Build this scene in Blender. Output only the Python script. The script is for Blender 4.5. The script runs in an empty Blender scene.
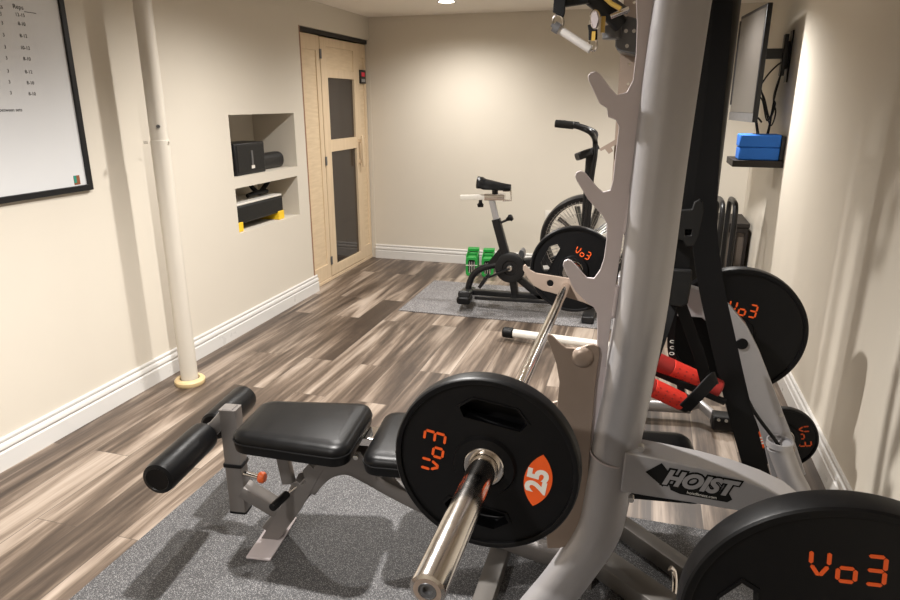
import bpy, bmesh, math, random
from mathutils import Vector, Matrix
from mathutils.geometry import delaunay_2d_cdt
random.seed(4)
SC = bpy.context.scene
COL = SC.collection
# ---------------------------------------------------------------- camera
EYE = 1.445; FPX = 650.0
PITCH = math.atan(198/650); YAW = math.atan(200/(FPX/math.cos(PITCH)))
cam = bpy.data.cameras.new('camera'); cam.lens = FPX/900*36; cam.sensor_width = 36
cam.clip_start = .02; cam.clip_end = 50
co = bpy.data.objects.new('camera', cam); COL.objects.link(co)
co.location = (0, 0, EYE); co.rotation_euler = (math.pi/2-PITCH, 0, YAW)
SC.camera = co
# ---------------------------------------------------------------- world, light level
w = bpy.data.worlds.new('world'); SC.world = w; w.use_nodes = True
w.node_tree.nodes['Background'].inputs[0].default_value = (1, .95, .89, 1)
w.node_tree.nodes['Background'].inputs[1].default_value = .31
SC.view_settings.view_transform = 'Standard'; SC.view_settings.look = 'None'
SC.view_settings.exposure = 0.78; SC.view_settings.gamma = 1; SC.view_settings.use_curve_mapping = False
XL, XR, YB, YF, ZC = -2.43, .80, 5.72, -2.4, 2.155      # room: left, right, back, behind camera, ceiling
LIGHTS = [  # x, y, watts, beam angle
    (-1.50, 5.00, 56, 160), (-1.42, 3.15, 84, 162), (-.95, 1.62, 205, 150), (-1.05, -.20, 90, 150), (.24, 4.50, 105, 150), (-1.3, -1.5, 50, 150)]
LCOL = (1.0, .965, .925)

# ================================================================ helpers
def ray(px, py):
    u = px-450; v = py-300
    dn = FPX*math.sin(PITCH)+v*math.cos(PITCH); fw = FPX*math.cos(PITCH)-v*math.sin(PITCH)
    return Vector((u*math.cos(YAW)-fw*math.sin(YAW), fw*math.cos(YAW)+u*math.sin(YAW), -dn))
def atY(px, py, Y): r = ray(px, py); return r*(Y/r.y)+Vector((0, 0, EYE))
def atX(px, py, X): r = ray(px, py); return r*(X/r.x)+Vector((0, 0, EYE))
def atZ(px, py, Z): r = ray(px, py); return r*((Z-EYE)/r.z)+Vector((0, 0, EYE))

def rot2(a): c, s = math.cos(a), math.sin(a); return lambda x, y: (x*c-y*s, x*s+y*c)
def arc(cx, cy, r, a0, a1, n): return [(cx+r*math.cos(a0+(a1-a0)*i/n), cy+r*math.sin(a0+(a1-a0)*i/n)) for i in range(n+1)]
def circ(r, n=48, cx=0, cy=0): return [(cx+r*math.cos(2*math.pi*i/n), cy+r*math.sin(2*math.pi*i/n)) for i in range(n)]
def rrect(w, h, r, n=4):
    o = []
    for sx, sy, a in ((1, 1, 0), (-1, 1, 90), (-1, -1, 180), (1, -1, 270)):
        o += arc(sx*(w/2-r), sy*(h/2-r), r, math.radians(a), math.radians(a+90), n)
    return o
def smooth(pts, n=6):
    P = [Vector(p) for p in pts]
    if len(P) < 3: return P
    Q = [P[0]*2-P[1]]+P+[P[-1]*2-P[-2]]; out = []
    for i in range(1, len(Q)-2):
        a, b, c, d = Q[i-1:i+3]
        for k in range(n):
            t = k/n
            out.append(.5*((2*b)+(c-a)*t+(2*a-5*b+4*c-d)*t*t+(3*b-a-3*c+d)*t**3))
    return out+[P[-1]]
def inside(p, poly):
    x, y = p; c = False; j = len(poly)-1
    for i in range(len(poly)):
        a, b = poly[i], poly[j]
        if (a[1] > y) != (b[1] > y) and x < (b[0]-a[0])*(y-a[1])/(b[1]-a[1])+a[0]: c = not c
        j = i
    return c

class MB:
    def __init__(s): s.b = bmesh.new()
    def box(s, x0, x1, y0, y1, z0, z1, M=None):
        vs = [s.b.verts.new((M @ Vector(p)) if M else p) for p in
              [(x0, y0, z0), (x1, y0, z0), (x1, y1, z0), (x0, y1, z0), (x0, y0, z1), (x1, y0, z1), (x1, y1, z1), (x0, y1, z1)]]
        for f in ((0, 3, 2, 1), (4, 5, 6, 7), (0, 1, 5, 4), (1, 2, 6, 5), (2, 3, 7, 6), (3, 0, 4, 7)): s.b.faces.new([vs[i] for i in f])
        return s
    def sweep(s, path, sec, up=(0, 0, 1), closed=False, caps=True, scale=None):
        P = [Vector(p) for p in path]; n = len(P); rings = []
        prev = None
        for i in range(n):
            if closed: t = (P[(i+1) % n]-P[i-1]).normalized()
            else: t = (P[min(i+1, n-1)]-P[max(i-1, 0)]).normalized()
            if prev is None:
                u = Vector(up)
                if abs(u.normalized().dot(t)) > .98: u = Vector((1, 0, 0)) if abs(t.x) < .9 else Vector((0, 1, 0))
            else: u = prev
            a = (u-t*u.dot(t)).normalized(); bb = t.cross(a); prev = a
            k = scale[i] if scale else 1
            rings.append([s.b.verts.new(P[i]+bb*q[0]*k+a*q[1]*k) for q in sec])
        m = len(sec)
        for i in range(n if closed else n-1):
            r0, r1 = rings[i], rings[(i+1) % n]
            for j in range(m): s.b.faces.new((r0[j], r0[(j+1) % m], r1[(j+1) % m], r1[j]))
        if caps and not closed: s.b.faces.new(rings[0][::-1]); s.b.faces.new(rings[-1])
        return s
    def tube(s, path, r, n=16, **k): return s.sweep(path, circ(r, n), **k)
    def cyl(s, a, b, r, n=32): return s.sweep([a, b], circ(r, n))
    def lathe(s, prof, M=None, n=48, a0=0, a1=2*math.pi):
        full = abs(a1-a0) > 6.28; rings = []
        for i in range(n if full else n+1):
            a = a0+(a1-a0)*i/n
            rings.append([s.b.verts.new((M or Matrix()) @ Vector((r*math.cos(a), r*math.sin(a), z))) for r, z in prof])
        for i in range(n):
            p, q = rings[i], rings[(i+1) % len(rings)]
            for j in range(len(prof)-1): s.b.faces.new((p[j], q[j], q[j+1], p[j+1]))
        return s
    def prism(s, outer, f, t0, t1, holes=()):
        vs = [Vector(p) for p in outer]; ed = []; k = 0
        allp = [list(outer)]+[list(h) for h in holes]; vs = []
        for lp in allp:
            m = len(lp); ed += [(k+i, k+(i+1) % m) for i in range(m)]; vs += [Vector(p) for p in lp]; k += m
        V, E_, F, *_ = delaunay_2d_cdt(vs, ed, [], 0, 1e-6)
        A = [s.b.verts.new(f(v.x, v.y, t0)) for v in V]; B = [s.b.verts.new(f(v.x, v.y, t1)) for v in V]
        cnt = {}
        for fc in F:
            c = sum((V[i] for i in fc), Vector((0, 0)))/len(fc)
            if not inside(c, outer) or any(inside(c, h) for h in holes): continue
            s.b.faces.new([A[i] for i in fc][::-1]); s.b.faces.new([B[i] for i in fc])
            for i in range(len(fc)):
                a, b = fc[i], fc[(i+1) % len(fc)]
                key = (min(a, b), max(a, b)); cnt.setdefault(key, []).append((a, b))
        for key, l in cnt.items():
            if len(l) == 1: a, b = l[0]; s.b.faces.new((A[a], A[b], B[b], B[a]))
        return s
    def build(s, name, mat, parent=None, bevel=0, world=True, segs=2, flat=False, sub=0):
        bmesh.ops.remove_doubles(s.b, verts=s.b.verts, dist=1e-6)
        loose = [v for v in s.b.verts if not v.link_faces]
        if loose: bmesh.ops.delete(s.b, geom=loose, context='VERTS')
        bmesh.ops.recalc_face_normals(s.b, faces=s.b.faces)
        me = bpy.data.meshes.new(name); s.b.to_mesh(me); s.b.free()
        if parent is not None and world:
            root = parent
            while root.parent: root = root.parent
            me.transform(root.matrix_basis.inverted())
        if not flat:
            me.polygons.foreach_set('use_smooth', [True]*len(me.polygons))
            me.set_sharp_from_angle(angle=math.radians(35))
        o = bpy.data.objects.new(name, me); COL.objects.link(o); me.materials.append(mat)
        if bevel:
            b = o.modifiers.new('bevel', 'BEVEL'); b.width = bevel; b.segments = segs; b.limit_method = 'ANGLE'; b.angle_limit = math.radians(40)
            b.harden_normals = False
        if sub:
            b = o.modifiers.new('sub', 'SUBSURF'); b.levels = sub; b.render_levels = sub
        if parent is not None: o.parent = parent
        return o
def XZ(x, z, y): return Vector((x, y, z))
def YZ(y, z, x): return Vector((x, y, z))
def tag(o, label, cat, group=None, kind=None):
    if label: o['label'] = label
    if cat: o['category'] = cat
    if group: o['group'] = group
    if kind: o['kind'] = kind
    return o
def thing(name, label, cat, loc=(0, 0, 0), rz=0, group=None):
    o = bpy.data.objects.new(name, None); COL.objects.link(o); o.empty_display_size = .05
    o.location = loc; o.rotation_euler = (0, 0, rz)
    o.matrix_basis = Matrix.Translation(loc) @ Matrix.Rotation(rz, 4, 'Z')
    return tag(o, label, cat, group)
def struct(o): o['kind'] = 'structure'; return o
def copytree(o, parent=None):
    c = o.copy(); COL.objects.link(c); c.parent = parent
    for ch in list(o.children): copytree(ch, c)
    return c
def text_mb(txt, size, f, depth=.0015, shear=0, bold=0, mb=None):
    cu = bpy.data.curves.new('t', 'FONT'); cu.body = txt; cu.size = size; cu.shear = shear; cu.offset = bold
    cu.align_x = 'CENTER'; cu.align_y = 'CENTER'; cu.extrude = depth/2; cu.resolution_u = 4
    ob = bpy.data.objects.new('t', cu); COL.objects.link(ob)
    dg = bpy.context.evaluated_depsgraph_get(); me = bpy.data.meshes.new_from_object(ob.evaluated_get(dg))
    bpy.data.objects.remove(ob); bpy.data.curves.remove(cu)
    mb = mb or MB(); vs = [mb.b.verts.new(f(v.co.x, v.co.y, v.co.z)) for v in me.vertices]
    for p in me.polygons:
        try: mb.b.faces.new([vs[i] for i in p.vertices])
        except ValueError: pass
    bpy.data.meshes.remove(me)
    return mb

# ================================================================ materials
class NT:
    def __init__(s, name):
        s.m = bpy.data.materials.new(name); s.m.use_nodes = True; s.t = s.m.node_tree
        s.p = s.t.nodes['Principled BSDF']
    def n(s, typ, **k):
        nd = s.t.nodes.new(typ)
        for a, v in k.items():
            if a in nd.inputs.keys() if isinstance(a, str) else False: nd.inputs[a].default_value = v
            else: setattr(nd, a, v)
        return nd
    def l(s, a, b): s.t.links.new(a, b)
def mat(name, col, rough=.5, metal=0, spec=.5, var=.06, nscale=40, bump=0, bscale=200, coat=0, rvar=.08):
    q = NT(name); p = q.p
    tc = q.n('ShaderNodeTexCoord')
    nz = q.n('ShaderNodeTexNoise'); nz.inputs['Scale'].default_value = nscale; nz.inputs['Detail'].default_value = 4
    q.l(tc.outputs['Object'], nz.inputs['Vector'])
    mx = q.n('ShaderNodeMix'); mx.data_type = 'RGBA'
    mx.inputs[6].default_value = tuple(c*(1-var) for c in col)+(1,); mx.inputs[7].default_value = tuple(min(1, c*(1+var)) for c in col)+(1,)
    q.l(nz.outputs['Fac'], mx.inputs[0]); q.l(mx.outputs[2], p.inputs['Base Color'])
    mr = q.n('ShaderNodeMapRange'); mr.inputs[3].default_value = max(.02, rough-rvar); mr.inputs[4].default_value = min(1, rough+rvar)
    q.l(nz.outputs['Fac'], mr.inputs[0]); q.l(mr.outputs[0], p.inputs['Roughness'])
    p.inputs['Metallic'].default_value = metal; p.inputs['Specular IOR Level'].default_value = spec
    p.inputs['Coat Weight'].default_value = coat
    if bump:
        n2 = q.n('ShaderNodeTexNoise'); n2.inputs['Scale'].default_value = bscale; n2.inputs['Detail'].default_value = 3
        q.l(tc.outputs['Object'], n2.inputs['Vector'])
        bp = q.n('ShaderNodeBump'); bp.inputs['Strength'].default_value = bump; bp.inputs['Distance'].default_value = .002
        q.l(n2.outputs['Fac'], bp.inputs['Height']); q.l(bp.outputs[0], p.inputs['Normal'])
    return q.m
M = {}
M['wall'] = mat('painted_wall', (.65, .60, .515), .65, spec=.3, var=.015, nscale=6, bump=.12, bscale=260)
M['ceil'] = mat('ceiling_paint', (.85, .80, .73), .8, spec=.2, var=.015, nscale=6, bump=.1, bscale=200)
M['trim'] = mat('white_trim', (.68, .665, .64), .3, spec=.5, var=.02, nscale=10)
M['pole'] = mat('cream_painted_steel', (.60, .555, .48), .4, spec=.4, var=.03, nscale=12)
M['wood_ring'] = mat('pale_wood', (.66, .50, .27), .45, var=.12, nscale=20)
M['silver'] = mat('silver_powder_coat', (.43, .42, .43), .38, metal=.5, spec=.5, var=.03, nscale=60, bump=.05, bscale=900, rvar=.04)
M['plate_steel'] = mat('flat_grey_steel', (.58, .52, .53), .42, metal=.15, var=.04, nscale=30)
M['champagne'] = mat('warm_grey_steel', (.34, .265, .215), .36, metal=.3, var=.05, nscale=30)
M['bench_steel'] = mat('dark_silver_steel', (.20, .185, .175), .36, metal=.5, var=.05, nscale=30)
M['base_steel'] = mat('dull_grey_steel', (.13, .12, .11), .45, metal=.4, var=.06, nscale=30)
M['chrome'] = mat('polished_chrome', (.74, .70, .66), .14, metal=1, var=.03, nscale=60, rvar=.05)
M['brushed'] = mat('brushed_aluminium', (.62, .60, .58), .35, metal=.35, var=.06)
M['bolt'] = mat('zinc_bolt', (.6, .58, .55), .3, metal=1, var=.04)
M['rubber'] = mat('black_urethane', (.004, .004, .0045), .42, spec=.22, var=.15, nscale=50, bump=.05, bscale=700)
M['leather'] = mat('black_vinyl', (.003, .003, .0033), .36, spec=.22, var=.15, nscale=25, bump=.12, bscale=420)
M['foam'] = mat('black_foam', (.008, .008, .008), .5, spec=.35, var=.15, nscale=60, bump=.2, bscale=500)
M['blackmetal'] = mat('black_powder_coat', (.008, .008, .009), .35, spec=.4, var=.15, nscale=60)
M['gunmetal'] = mat('gunmetal', (.14, .14, .145), .38, metal=.5, var=.08)
M['plastic'] = mat('black_plastic', (.009, .009, .01), .4, spec=.35, var=.1)
M['webbing'] = mat('black_webbing', (.005, .005, .0055), .6, spec=.2, var=.2, nscale=300, bump=.3, bscale=800)
M['darkgrey'] = mat('dark_grey_plastic', (.013, .013, .013), .5, spec=.25, var=.1)
M['bag'] = mat('black_bag_vinyl', (.003, .0032, .004), .45, spec=.25, var=.15, nscale=20, bump=.1, bscale=300)
M['red'] = mat('red_foam', (.62, .025, .012), .7, var=.1, nscale=60, bump=.3, bscale=500)
M['darkred'] = mat('dark_red_rubber', (.30, .015, .012), .6, var=.1, nscale=60)
M['orange'] = mat('orange_rubber', (.85, .11, .012), .5, var=.06)
M['orange_dull'] = mat('orange_plastic', (.8, .13, .02), .4, var=.06)
M['white'] = mat('white_ink', (.8, .78, .72), .5, var=.03)
M['board'] = mat('whiteboard', (.66, .665, .67), .22, spec=.5, var=.01, nscale=4, rvar=.02)
M['ink'] = mat('black_ink', (.008, .008, .008), .7, spec=.15)
M['logo_green'] = mat('green_sticker', (.02, .25, .18), .4); M['logo_brown'] = mat('brown_sticker', (.25, .08, .03), .4)
M['yellow'] = mat('yellow_plastic', (.85, .55, .02), .4, var=.05)
M['blue'] = mat('blue_foam', (.006, .115, .48), .7, var=.05, nscale=80, bump=.15, bscale=500)
M['green'] = mat('green_urethane', (.015, .30, .045), .4, var=.12)
M['darkshelf'] = mat('espresso_shelf', (.02, .016, .014), .55, spec=.25, var=.15, nscale=20)
M['screen'] = mat('tv_screen', (.055, .05, .045), .15, spec=.6, var=.05, nscale=2, rvar=.02)
M['sticker'] = mat('grey_sticker', (.25, .25, .25), .4)
M['gold'] = mat('yellow_brown_plastic', (.55, .36, .08), .35, var=.1)
M['outlet'] = mat('outlet_white', (.72, .69, .63), .3)
M['greybox'] = mat('taupe_panel', (.10, .08, .065), .5, var=.06)

def speckle(name, base, light, scale, lo):
    q = NT(name); tc = q.n('ShaderNodeTexCoord')
    v = q.n('ShaderNodeTexNoise'); v.inputs['Scale'].default_value = scale; v.inputs['Detail'].default_value = 2
    q.l(tc.outputs['Object'], v.inputs['Vector'])
    cr = q.n('ShaderNodeValToRGB'); e = cr.color_ramp.elements
    e[0].position = lo; e[0].color = base+(1,); e[1].position = lo+.10; e[1].color = light+(1,)
    q.l(v.outputs['Fac'], cr.inputs[0]); q.l(cr.outputs[0], q.p.inputs['Base Color'])
    bp = q.n('ShaderNodeBump'); bp.inputs['Strength'].default_value = .4; bp.inputs['Distance'].default_value = .002
    q.l(v.outputs['Fac'], bp.inputs['Height']); q.l(bp.outputs[0], q.p.inputs['Normal'])
    q.p.inputs['Roughness'].default_value = .65
    return q.m
M['mat'] = speckle('speckled_rubber', (.042, .041, .043), (.22, .215, .215), 330, .53)
M['mat_far'] = speckle('speckled_grey_rubber', (.11, .105, .108), (.36, .35, .35), 150, .50)

def floor_mat():
    q = NT('wood_plank_floor'); tc = q.n('ShaderNodeTexCoord'); p = q.p
    mp = q.n('ShaderNodeMapping'); mp.inputs['Rotation'].default_value = (0, 0, math.pi/2); mp.inputs['Location'].default_value = (.3, .05, 0)
    q.l(tc.outputs['Object'], mp.inputs[0])
    br = q.n('ShaderNodeTexBrick'); br.offset = .37; br.inputs['Scale'].default_value = 1
    br.inputs['Brick Width'].default_value = 1.22; br.inputs['Row Height'].default_value = .178
    br.inputs['Mortar Size'].default_value = .0012; br.inputs['Mortar Smooth'].default_value = .2
    br.inputs['Color1'].default_value = (0, 0, 0, 1); br.inputs['Color2'].default_value = (1, 1, 1, 1); br.inputs['Mortar'].default_value = (.5, .5, .5, 1)
    q.l(mp.outputs[0], br.inputs[0])
    sv = q.n('ShaderNodeVectorMath'); sv.operation = 'MULTIPLY'; sv.inputs[1].default_value = (.62, .052, 1); q.l(tc.outputs['Object'], sv.inputs[0])
    ad = q.n('ShaderNodeVectorMath'); ad.operation = 'MULTIPLY_ADD'; ad.inputs[1].default_value = (.35, .5, .55)
    q.l(br.outputs['Color'], ad.inputs[0]); q.l(sv.outputs[0], ad.inputs[2])
    n1 = q.n('ShaderNodeTexNoise'); n1.inputs['Scale'].default_value = 9; n1.inputs['Detail'].default_value = 6; n1.inputs['Roughness'].default_value = .58; n1.inputs['Distortion'].default_value = .9
    q.l(ad.outputs[0], n1.inputs['Vector'])
    n2 = q.n('ShaderNodeTexNoise'); n2.inputs['Scale'].default_value = 46; n2.inputs['Detail'].default_value = 5; n2.inputs['Roughness'].default_value = .65
    sv2 = q.n('ShaderNodeVectorMath'); sv2.operation = 'MULTIPLY'; sv2.inputs[1].default_value = (1, .35, 1); q.l(ad.outputs[0], sv2.inputs[0]); q.l(sv2.outputs[0], n2.inputs['Vector'])
    mixf = q.n('ShaderNodeMath'); mixf.operation = 'MULTIPLY_ADD'; mixf.inputs[1].default_value = .42; q.l(n2.outputs['Fac'], mixf.inputs[0]); 
    m3 = q.n('ShaderNodeMath'); m3.operation = 'MULTIPLY_ADD'; m3.inputs[1].default_value = .86; m3.inputs[2].default_value = -.145; q.l(n1.outputs['Fac'], m3.inputs[0]); q.l(m3.outputs[0], mixf.inputs[2])
    cr = q.n('ShaderNodeValToRGB'); cr.color_ramp.interpolation = 'B_SPLINE'
    els = [(.37, (.032, .021, .015)), (.47, (.100, .071, .052)), (.54, (.205, .156, .118)), (.66, (.42, .35, .29))]
    cr.color_ramp.elements[0].position = els[0][0]; cr.color_ramp.elements[0].color = els[0][1]+(1,)
    cr.color_ramp.elements[1].position = els[3][0]; cr.color_ramp.elements[1].color = els[3][1]+(1,)
    for ps, c in els[1:3]: e = cr.color_ramp.elements.new(ps); e.color = c+(1,)
    q.l(mixf.outputs[0], cr.inputs[0])
    hv = q.n('ShaderNodeMapRange'); hv.inputs[3].default_value = .90; hv.inputs[4].default_value = 1.10; q.l(br.outputs['Color'], hv.inputs[0])
    ml = q.n('ShaderNodeVectorMath'); ml.operation = 'SCALE'; q.l(cr.outputs[0], ml.inputs[0]); q.l(hv.outputs[0], ml.inputs['Scale'])
    mm = q.n('ShaderNodeMix'); mm.data_type = 'RGBA'; mm.inputs[7].default_value = (.05, .038, .03, 1)
    q.l(br.outputs['Fac'], mm.inputs[0]); q.l(ml.outputs[0], mm.inputs[6]); q.l(mm.outputs[2], p.inputs['Base Color'])
    rr = q.n('ShaderNodeMapRange'); rr.inputs[3].default_value = .34; rr.inputs[4].default_value = .5; q.l(n2.outputs['Fac'], rr.inputs[0]); q.l(rr.outputs[0], p.inputs['Roughness'])
    bp = q.n('ShaderNodeBump'); bp.inputs['Strength'].default_value = .15; bp.inputs['Distance'].default_value = .001
    q.l(n2.outputs['Fac'], bp.inputs['Height']); q.l(bp.outputs[0], p.inputs['Normal'])
    return q.m
M['floor'] = floor_mat()
def wood_mat(name, c1, c2, sc=(6, 6, 45)):
    q = NT(name); tc = q.n('ShaderNodeTexCoord'); mp = q.n('ShaderNodeVectorMath'); mp.operation = 'MULTIPLY'; mp.inputs[1].default_value = sc
    q.l(tc.outputs['Object'], mp.inputs[0]); n = q.n('ShaderNodeTexNoise'); n.inputs['Scale'].default_value = 1; n.inputs['Detail'].default_value = 6
    q.l(mp.outputs[0], n.inputs['Vector'])
    v = q.n('ShaderNodeMix'); v.data_type = 'RGBA'; v.inputs[6].default_value = c1+(1,); v.inputs[7].default_value = c2+(1,)
    q.l(n.outputs['Fac'], v.inputs[0]); q.l(v.outputs[2], q.p.inputs['Base Color']); q.p.inputs['Roughness'].default_value = .5
    return q.m
M['sauna'] = wood_mat('sauna_hemlock', (.56, .42, .26), (.78, .63, .44), (8, 8, 60))
M['sauna_v'] = wood_mat('sauna_hemlock_upright', (.58, .44, .28), (.76, .61, .43), (40, 40, 4))
M['jamb'] = wood_mat('stained_jamb', (.24, .12, .065), (.32, .17, .10), (30, 30, 5))
def glass_mat():
    q = NT('dark_tinted_glass'); p = q.p
    p.inputs['Base Color'].default_value = (.10, .08, .07, 1); p.inputs['Roughness'].default_value = .04; p.inputs['Transmission Weight'].default_value = .7
    p.inputs['IOR'].default_value = 1.5
    n = q.n('ShaderNodeTexNoise'); n.inputs['Scale'].default_value = 3; mr = q.n('ShaderNodeMapRange'); mr.inputs[3].default_value = .03; mr.inputs[4].default_value = .06
    q.l(n.outputs[0], mr.inputs[0]); q.l(mr.outputs[0], p.inputs['Roughness'])
    return q.m
M['glass'] = glass_mat()
def emis(name, col, st):
    q = NT(name); q.p.inputs['Base Color'].default_value = col+(1,); q.p.inputs['Emission Color'].default_value = col+(1,); q.p.inputs['Emission Strength'].default_value = st
    return q.m
M['lens'] = emis('lamp_lens', (1, .9, .75), 14)
M['redled'] = emis('red_display', (.5, .02, .04), .15)

# ================================================================ room shell
struct(MB().box(XL-.4, XR+.2, YF, YB+.2, -.05, 0).build('floor', M['floor'], flat=True))
struct(MB().box(XL-.4, XR+.2, YF, YB+.2, ZC, ZC+.05).build('ceiling', M['ceil'], flat=True))
struct(MB().box(XL-.4, XR+.2, YB, YB+.12, 0, ZC).build('wall_back', M['wall'], flat=True))
struct(MB().box(XL-.4, XR+.2, YF-.12, YF, 0, ZC).build('wall_front', M['wall'], flat=True))
n1 = [(3.525, .995), (4.31, .995), (4.31, 1.37), (3.525, 1.37)]
n2 = [(3.525, .645), (4.30, .645), (4.30, .928), (3.525, .928)]
SY0, SY1, SZ = 4.455, 5.715, 1.968
wl = MB().prism([(YF, 0), (SY0, 0), (SY0, SZ), (SY1, SZ), (SY1, 0), (YB, 0), (YB, ZC), (YF, ZC)], YZ, XL-.34, XL, [n1, n2])
wl.box(XL-.36, XL-.34, YF, YB, 0, ZC)
struct(wl.build('wall_left', M['wall'], flat=True))
wr = MB().prism([(YF, 0), (YB, 0), (YB, ZC), (YF, ZC)], YZ, XR, XR+.10); wr.box(XR+.10, XR+.12, YF, YB, 0, ZC)
struct(wr.build('wall_right', M['wall'], flat=True))
BP = [(0, 0), (.018, 0), (.018, .074), (.009, .079), (.009, .086), (.017, .090), (.017, .100), (.014, .107), (.006, .110), (.006, .117), (.010, .120), (.010, .128), (.006, .133), (0, .133)]
struct(MB().prism(BP, lambda a, b, t: Vector((XL+a, t, b)), YF, 4.50).build('baseboard_left', M['trim']))
struct(MB().prism(BP, lambda a, b, t: Vector((t, YB-a, b)), XL, XR).build('baseboard_back', M['trim']))
struct(MB().prism(BP, lambda a, b, t: Vector((XR-a, t, b)), YF, YB-.017).build('baseboard_right', M['trim']))
# rubber mats
near = MB().box(-1.56, .62, -.9, 2.125, 0, .008).build('rubber_mat', M['mat'], bevel=.002)
tag(near, 'large dark speckled rubber mat on the floor beneath the weight bench and rack', 'mat')
far_m = MB().box(-1.62, .35, 4.19, 5.04, 0, .008).build('rubber_mat', M['mat_far'], bevel=.002)
tag(far_m, 'smaller grey rubber mat on the floor beneath the exercise bike', 'mat')

# recessed lights
for i, (x, y, wt, beam_angle) in enumerate(LIGHTS):
    names = ['round recessed ceiling light nearest the sauna corner', 'recessed ceiling light between the cream post and the wall niches', 'recessed ceiling light above the weight bench',
             'recessed ceiling light nearest the whiteboard', 'recessed ceiling light near the television wall', 'recessed ceiling light farthest from the sauna and bike']
    t = thing('ceiling_light', names[i], 'ceiling light', (x, y, ZC))
    MB().lathe([(.058, 0), (.058, -.004), (.072, -.006), (.076, 0)], Matrix.Translation((0, 0, -.0005))).build('trim_ring', M['trim'], t, world=False)
    MB().lathe([(0, -.003), (.058, -.003)], Matrix()).build('lamp_lens', M['lens'], t, world=False)
    ld = bpy.data.lights.new('downlight', 'SPOT'); ld.energy = wt; ld.color = LCOL; ld.spot_size = math.radians(beam_angle); ld.spot_blend = 1.0; ld.shadow_soft_size = .035
    lo = bpy.data.objects.new('downlight', ld); COL.objects.link(lo); lo.parent = t; lo.location = (0, 0, -.045)

# ================================================================ left wall: whiteboard, post, niches, sauna
wb = thing('whiteboard', 'white board with black frame and handwritten notes on the left wall', 'whiteboard', (XL, 1.8, 1.06))
y0, y1, z0, z1 = 1.19, 2.412, 1.062, 1.975
MB().box(XL+.002, XL+.012, y0+.01, y1-.01, z0+.01, z1-.01).build('writing_surface', M['board'], wb)
MB().prism([(y0, z0), (y1, z0), (y1, z1), (y0, z1)], YZ, XL+.001, XL+.022, [[(y0+.026, z0+.026), (y1-.026, z0+.026), (y1-.026, z1-.026), (y0+.026, z1-.026)]]).build('frame', M['plastic'], wb, bevel=.002)
def wtxt(s, px, py, size):
    p = atX(px, py, XL+.0128)
    text_mb(s, size*.72, lambda x, y, z: Vector((XL+.0128+z*.3, p.y+x, p.z+y)), .001).build('handwriting', M['ink'], wb)
rows = [(15, '12-15'), (24, '8-10'), (36, '8-12'), (48, '10-12'), (59, '8-10'), (72, '8-12'), (83, '8-10'), (94, '8-10')]
wtxt('Reps', 18, 7, .034); MB().box(XL+.0125, XL+.013, 2.215, 2.27, atX(18, 11, XL).z-.002, atX(18, 11, XL).z).build('underline', M['ink'], wb)
for k, (py, s) in enumerate(rows):
    wtxt(s, 20+k*1.75, py, .026); wtxt('3', .8+k*1.45, py-1, .026)
wtxt('between sets', 11, 110, .026); wtxt('Sets', -2, 6, .034)
s1 = atX(77, 180, XL+.013)
lg = MB().box(XL+.012, XL+.0135, s1.y-.016, s1.y+.016, s1.z-.02, s1.z+.02).build('logo_sticker', M['logo_brown'], wb)
MB().box(XL+.0135, XL+.014, s1.y-.016, s1.y-.002, s1.z-.012, s1.z+.02).build('logo_mark', M['logo_green'], lg)

pc = thing('support_post', 'cream painted round steel support post standing by the left wall', 'support post', (-2.248, 2.69, 0))
MB().cyl((-2.248, 2.69, 0), (-2.248, 2.69, 1.27), .0435, 40).cyl((-2.248, 2.69, 1.26), (-2.248, 2.69, ZC), .0405, 40).build('post', M['pole'], pc, bevel=.002)
MB().lathe([(.046, 0), (.074, 0), (.078, .008), (.078, .022), (.071, .030), (.052, .032), (.048, .02)], Matrix.Translation((-2.248, 2.69, 0)), 48).build('base_ring', M['wood_ring'], pc)
MB().cyl((-2.216, 2.656, 1.335), (-2.211, 2.646, 1.335), .0085, 12).build('bolt', M['gunmetal'], pc)
for dx in (-.04, .04): MB().cyl((-2.246+dx*.9, 2.672+dx*.6, 1.26), (-2.246+dx*1.2, 2.667+dx*.8, 1.26), .006, 10).build('bolt', M['pole'], pc)

# niche contents
N1, N2 = .9952, .6452
sp = thing('speaker', 'larger boxy black speaker with a small silver plate in the upper wall niche', 'speaker', (XL-.15, 3.75, N1))
MB().box(XL-.20, XL-.03, 3.60, 3.94, N1, N1+.20).build('body', M['plastic'], sp, bevel=.008)
MB().box(XL-.03, XL-.026, 3.62, 3.92, N1+.02, N1+.185).build('grille', M['foam'], sp, bevel=.002)
MB().box(XL-.026, XL-.023, 3.77, 3.79, N1+.05, N1+.15).build('silver_strip', M['gunmetal'], sp)
MB().box(XL-.026, XL-.022, 3.765, 3.80, N1+.035, N1+.055).build('badge', M['outlet'], sp)
sp2 = thing('speaker', 'small low rounded black speaker right of the boxy one in the wall niche', 'speaker', (XL-.12, 4.1, N1))
MB().sweep([(XL-.13, 3.97, N1+.055), (XL-.13, 4.25, N1+.055)], rrect(.12, .11, .045, 6)).build('body', M['plastic'], sp2, bevel=.006)
MB().cyl((XL-.13, 4.25, N1+.055), (XL-.13, 4.253, N1+.055), .035, 24).build('end_cap', M['darkgrey'], sp2)
cb = MB().tube(smooth([(XL-.27, 3.56, N1+.003), (XL-.24, 3.60, N1+.14), (XL-.22, 3.62, N1+.255), (XL-.2, 3.66, N1+.225), (XL-.22, 3.60, N1+.205), (XL-.25, 3.58, N1+.25)]), .006, 8).build('power_cable', M['plastic'])
tag(cb, 'thin black cable rising behind the boxy speaker in the niche', 'cable')
st = thing('step_platform', 'black exercise step with yellow feet and white edge in the lower niche', 'exercise step', (XL-.15, 3.9, N2))
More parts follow.
